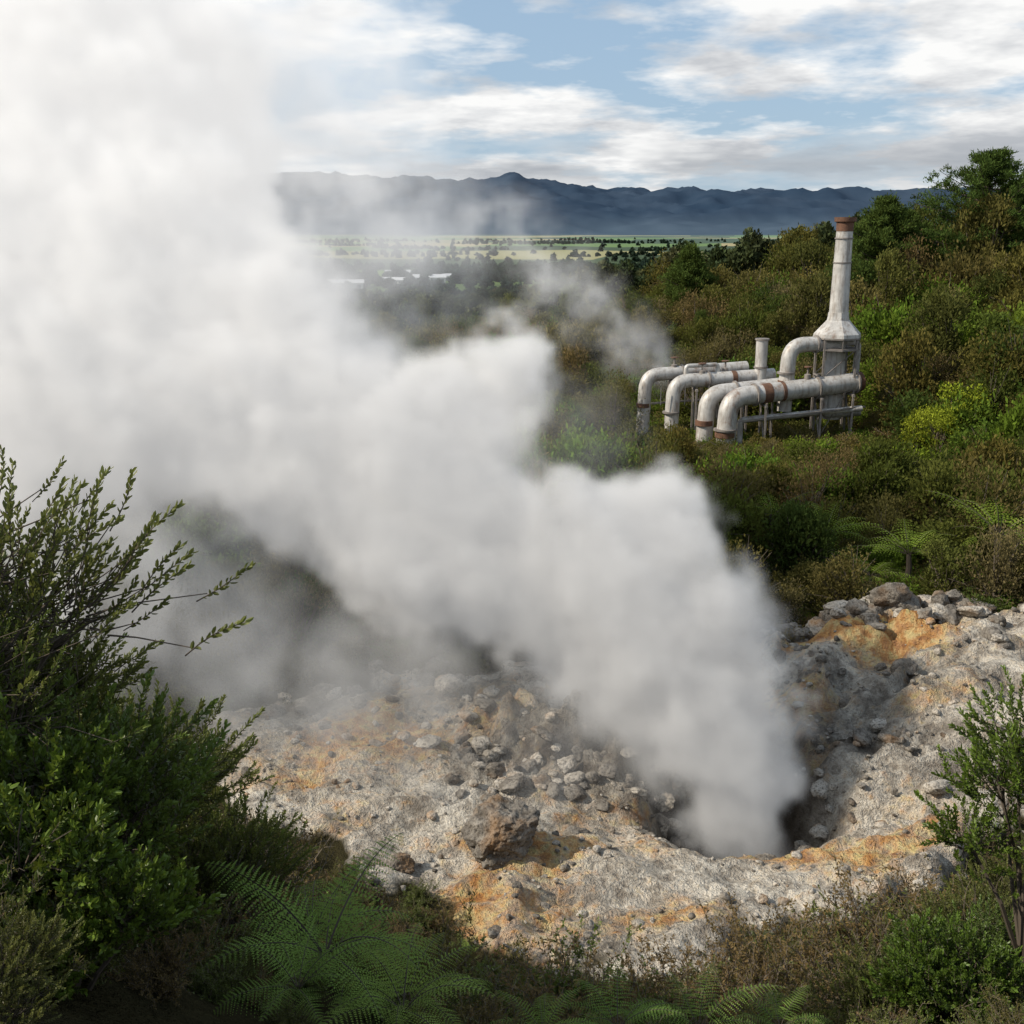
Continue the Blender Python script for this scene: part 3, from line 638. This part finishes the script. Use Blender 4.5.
# ------------------------------------------------------------ steam (real volume grids)
def steam_mat(name,D,glow_low,glow_high,step):
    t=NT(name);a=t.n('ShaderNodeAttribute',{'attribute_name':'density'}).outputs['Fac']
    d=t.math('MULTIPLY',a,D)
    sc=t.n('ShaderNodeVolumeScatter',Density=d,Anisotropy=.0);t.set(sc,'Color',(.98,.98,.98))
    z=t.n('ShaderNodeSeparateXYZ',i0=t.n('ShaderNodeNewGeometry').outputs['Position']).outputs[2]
    k=t.n('ShaderNodeMapRange',i0=z,i1=3.0,i2=16.0,i3=glow_low,i4=glow_high).outputs[0]
    em=t.n('ShaderNodeEmission',Strength=t.math('MULTIPLY',d,k));t.set(em,'Color',(1.,.985,.965))  # added glow in the steam, rising with height, stands in for multiple scattering
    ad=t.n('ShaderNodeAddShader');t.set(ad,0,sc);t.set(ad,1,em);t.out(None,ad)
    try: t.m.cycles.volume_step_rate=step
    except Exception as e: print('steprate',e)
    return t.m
def steam(name,puffs,thin,lo,hi,vox,mat,warp=1.5,ns=.32,fine=1.0,er=.95):
    ng=bpy.data.node_groups.new(name+'_gn','GeometryNodeTree')
    ng.interface.new_socket('Geometry',in_out='INPUT',socket_type='NodeSocketGeometry');ng.interface.new_socket('Geometry',in_out='OUTPUT',socket_type='NodeSocketGeometry')
    N=ng.nodes;Lk=ng.links
    def nd(t,props=None,ins=()):
        q=N.new(t)
        for k,v in (props or {}).items(): setattr(q,k,v)
        for i,v in ins:
            if isinstance(v,bpy.types.NodeSocket): Lk.new(v,q.inputs[i])
            else: q.inputs[i].default_value=v
        return q
    pos=nd('GeometryNodeInputPosition').outputs[0]
    def no(sc,det,rough=.55,vec=None): return nd('ShaderNodeTexNoise',None,[('Vector',vec or pos),('Scale',sc),('Detail',det),('Roughness',rough)])
    def vm(op,a,b): return nd('ShaderNodeVectorMath',{'operation':op},[(0,a),(1,b)]).outputs[0]
    def m(op,a,b,cl=False): return nd('ShaderNodeMath',{'operation':op,'use_clamp':cl},[(0,a),(1,b)]).outputs[0]
    w1=vm('SUBTRACT',no(ns,2.).outputs['Color'],(.5,.5,.5));w1=vm('MULTIPLY',w1,(warp*2,)*3)
    w2=vm('SUBTRACT',no(ns*3.0,2.).outputs['Color'],(.5,.5,.5));w2=vm('MULTIPLY',w2,(warp*1.3,)*3)
    wp=vm('ADD',vm('ADD',pos,w1),w2)
    def field(lst):
        acc=None
        for (x,y,z,r,w) in lst:
            d=nd('ShaderNodeVectorMath',{'operation':'DISTANCE'},[(0,wp),(1,(x,y,z))]).outputs['Value']
            mr=nd('ShaderNodeMapRange',{'interpolation_type':'SMOOTHSTEP'},[(0,d),(1,r*.25),(2,r*1.45),(3,w),(4,0.0)]).outputs[0]
            acc=mr if acc is None else m('ADD',acc,mr)
        return acc
    fb=no(fine,5.,.62,wp).outputs[0]
    A=m('MINIMUM',field(puffs),1.15)
    A=m('SUBTRACT',A,m('MULTIPLY',fb,er))
    A=nd('ShaderNodeMapRange',{'interpolation_type':'SMOOTHSTEP'},[(0,A),(1,-.12),(2,.46),(3,0.0),(4,1.0)]).outputs[0]
    if thin:
        B=field(thin);fb2=no(fine*.6,4.,.6,wp).outputs[0]
        fb2=nd('ShaderNodeMapRange',{'interpolation_type':'SMOOTHSTEP'},[(0,fb2),(1,.35),(2,.66),(3,0.0),(4,1.0)]).outputs[0]
        A=m('ADD',A,m('MULTIPLY',B,fb2))
    A=m('MAXIMUM',m('SUBTRACT',A,.006),0.)
    vc=nd('GeometryNodeVolumeCube',None,[('Density',A),('Background',0.0),('Min',lo),('Max',hi),
        ('Resolution X',int((hi[0]-lo[0])/vox)),('Resolution Y',int((hi[1]-lo[1])/vox)),('Resolution Z',int((hi[2]-lo[2])/vox))])
    sm_=nd('GeometryNodeSetMaterial',None,[('Geometry',vc.outputs[0]),('Material',mat)])
    go=N.new('NodeGroupOutput');Lk.new(sm_.outputs[0],go.inputs[0])
    me=bpy.data.meshes.new(name);me.materials.append(mat);o=addobj(name,me)
    md=o.modifiers.new('steam','NODES');md.node_group=ng;return o
puffs=[(5.8,25.2,-.6,1.5,1),(5.6,25.2,.6,1.7,1),(5.2,25.5,1.6,1.8,1),(4.3,26,2.6,2.3,1),(5.4,26.5,4.2,1.7,1),(3.1,27,3.4,2.6,1),(1.2,28,4.3,2.7,1),(4.2,28,6.4,1.7,1),
 (2.6,28,5.8,2.2,1),(-1.15,29,5.5,2.7,1),(-3.35,29,5.8,2.5,1),(-.3,31,10.4,1.9,1),(-1.6,30,8.5,2.5,1),(-3.8,30,8.0,2.8,1),(-6.2,30,7.5,2.6,.95),
 (-6.1,32,10.8,3.0,.9),(-8.9,31,9.2,3.4,.9),(-12,31,9.3,3.7,.9),(-9.4,34,13.4,4.1,.85),(-12.9,34,14,4.6,.85),(-11.8,36,17.7,4.3,.8),(-15.3,36,18.6,4.6,.8),(-14,31,6.4,3.0,.8),
 (-18,33,11,5,.7),(-20,36,16,5,.65),(-8.6,36.5,18.6,3.0,.6),(-13,37,21.5,4.5,.7)]
thin=[(-10.4,30,4.5,3.6,.3),(-4.9,27,1.4,2.8,.2),(-1.6,25.6,.4,2.,.2),(1.8,26.2,1.2,2.4,.2),(-7.5,29,1.6,2.8,.16),(-7.0,38,19.2,4.4,.26),(-5.6,35,14.4,3.9,.28),(-3,29.5,3,2.5,.12),(-13,28,4,3.6,.22),(-4,36,12.5,3.2,.16),(1.5,28.5,8.5,2.,.10),(-1.5,27,3,2.4,.15)]
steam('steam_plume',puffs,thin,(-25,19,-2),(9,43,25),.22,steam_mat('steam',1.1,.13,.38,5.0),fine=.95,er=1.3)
p2=[(9.3,71.5,4.6,1.1,.5),(8.0,72,5.8,1.3,.45)]
t2=[(9.05,72,4.9,1.6,.4),(7.0,72,6.8,2.1,.32),(4.8,72.5,9.0,2.5,.28),(2.6,73,11,2.8,.22),(0,73,13.4,3.0,.15),(-3.5,74,14.6,3.0,.09)]
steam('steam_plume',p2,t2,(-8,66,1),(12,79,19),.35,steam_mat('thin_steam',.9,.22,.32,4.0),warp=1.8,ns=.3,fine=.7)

# ------------------------------------------------------------ sky + sun
Sd=Vector((-.76,-.16,.62)).normalized()
w=NT('World',world=True);scene.world=w.m
tc=w.n('ShaderNodeTexCoord').outputs['Generated'];sp=w.n('ShaderNodeSeparateXYZ',i0=tc)
zz=w.math('ADD',w.math('MAXIMUM',sp.outputs[2],0.0),.15)
cv=w.n('ShaderNodeCombineXYZ');w.set(cv,0,w.math('DIVIDE',sp.outputs[0],zz));w.set(cv,1,w.math('DIVIDE',sp.outputs[1],zz));w.set(cv,2,w.math('MULTIPLY',sp.outputs[2],2.0))
sky=w.n('ShaderNodeTexSky');sky.sky_type='NISHITA';sky.sun_disc=False;sky.sun_elevation=math.asin(Sd.z);sky.sun_rotation=math.atan2(Sd.x,Sd.y)
n1=w.noise(cv.outputs[0],1.2,6,.56)
mp=w.n('ShaderNodeMapping');w.set(mp,0,cv.outputs[0]);mp.inputs['Location'].default_value=(3.3,1.72,5)
n2=w.noise(mp.outputs[0],1.9,5,.6)
cover=w.ramp(n1,[(.44,0.0),(.54,1.0)])
shade=w.ramp(n2,[(.36,(.58,.60,.63)),(.47,(.80,.81,.82)),(.56,(.98,.98,.97))])
ban=w.ramp(sp.outputs[2],[(.0,.3),(.035,.5),(.05,.95),(.085,.0)])
bn=w.math('MULTIPLY',ban,w.ramp(w.noise(cv.outputs[0],.9,4,.62),[(.40,0.0),(.52,1.0)]))
shade=w.mix(w.math('MULTIPLY',bn,.85),shade,(.36,.39,.43))
left=w.ramp(w.math('SUBTRACT',0.0,sp.outputs[0]),[(.15,0.0),(.6,1.0)])
shade=w.mix(w.math('MULTIPLY',left,.6),shade,(.95,.94,.91))
b1=w.n('ShaderNodeBackground',Strength=.1);w.set(b1,'Color',w.mix(.65,sky.outputs[0],(4.1,5.8,7.8)))
b2=w.n('ShaderNodeBackground',Strength=1.0);w.set(b2,'Color',shade)
fac=w.math('MULTIPLY',w.math('MAXIMUM',cover,w.math('MULTIPLY',bn,.9)),w.ramp(sp.outputs[2],[(.25,1.0),(.6,.45)]))
ms=w.n('ShaderNodeMixShader',i0=fac);w.set(ms,1,b1);w.set(ms,2,b2)
wo=w.n('ShaderNodeOutputWorld');w.set(wo,'Surface',ms)
sun=bpy.data.lights.new('sun','SUN');sun.energy=5.0;sun.angle=math.radians(.5);sun.color=(1,.9,.75)
so=bpy.data.objects.new('sun',sun);scene.collection.objects.link(so);so.rotation_euler=Sd.to_track_quat('Z','Y').to_euler();so.location=(-40,-20,60)
# ------------------------------------------------------------ camera
cam=bpy.data.cameras.new('camera');cam.sensor_width=36;cam.lens=1098/1024*36;cam.clip_end=30000;cam.clip_start=.1
co=bpy.data.objects.new('camera',cam);scene.collection.objects.link(co);co.location=(0,0,14);co.rotation_euler=(math.radians(90-14.6),0,0)
scene.camera=co
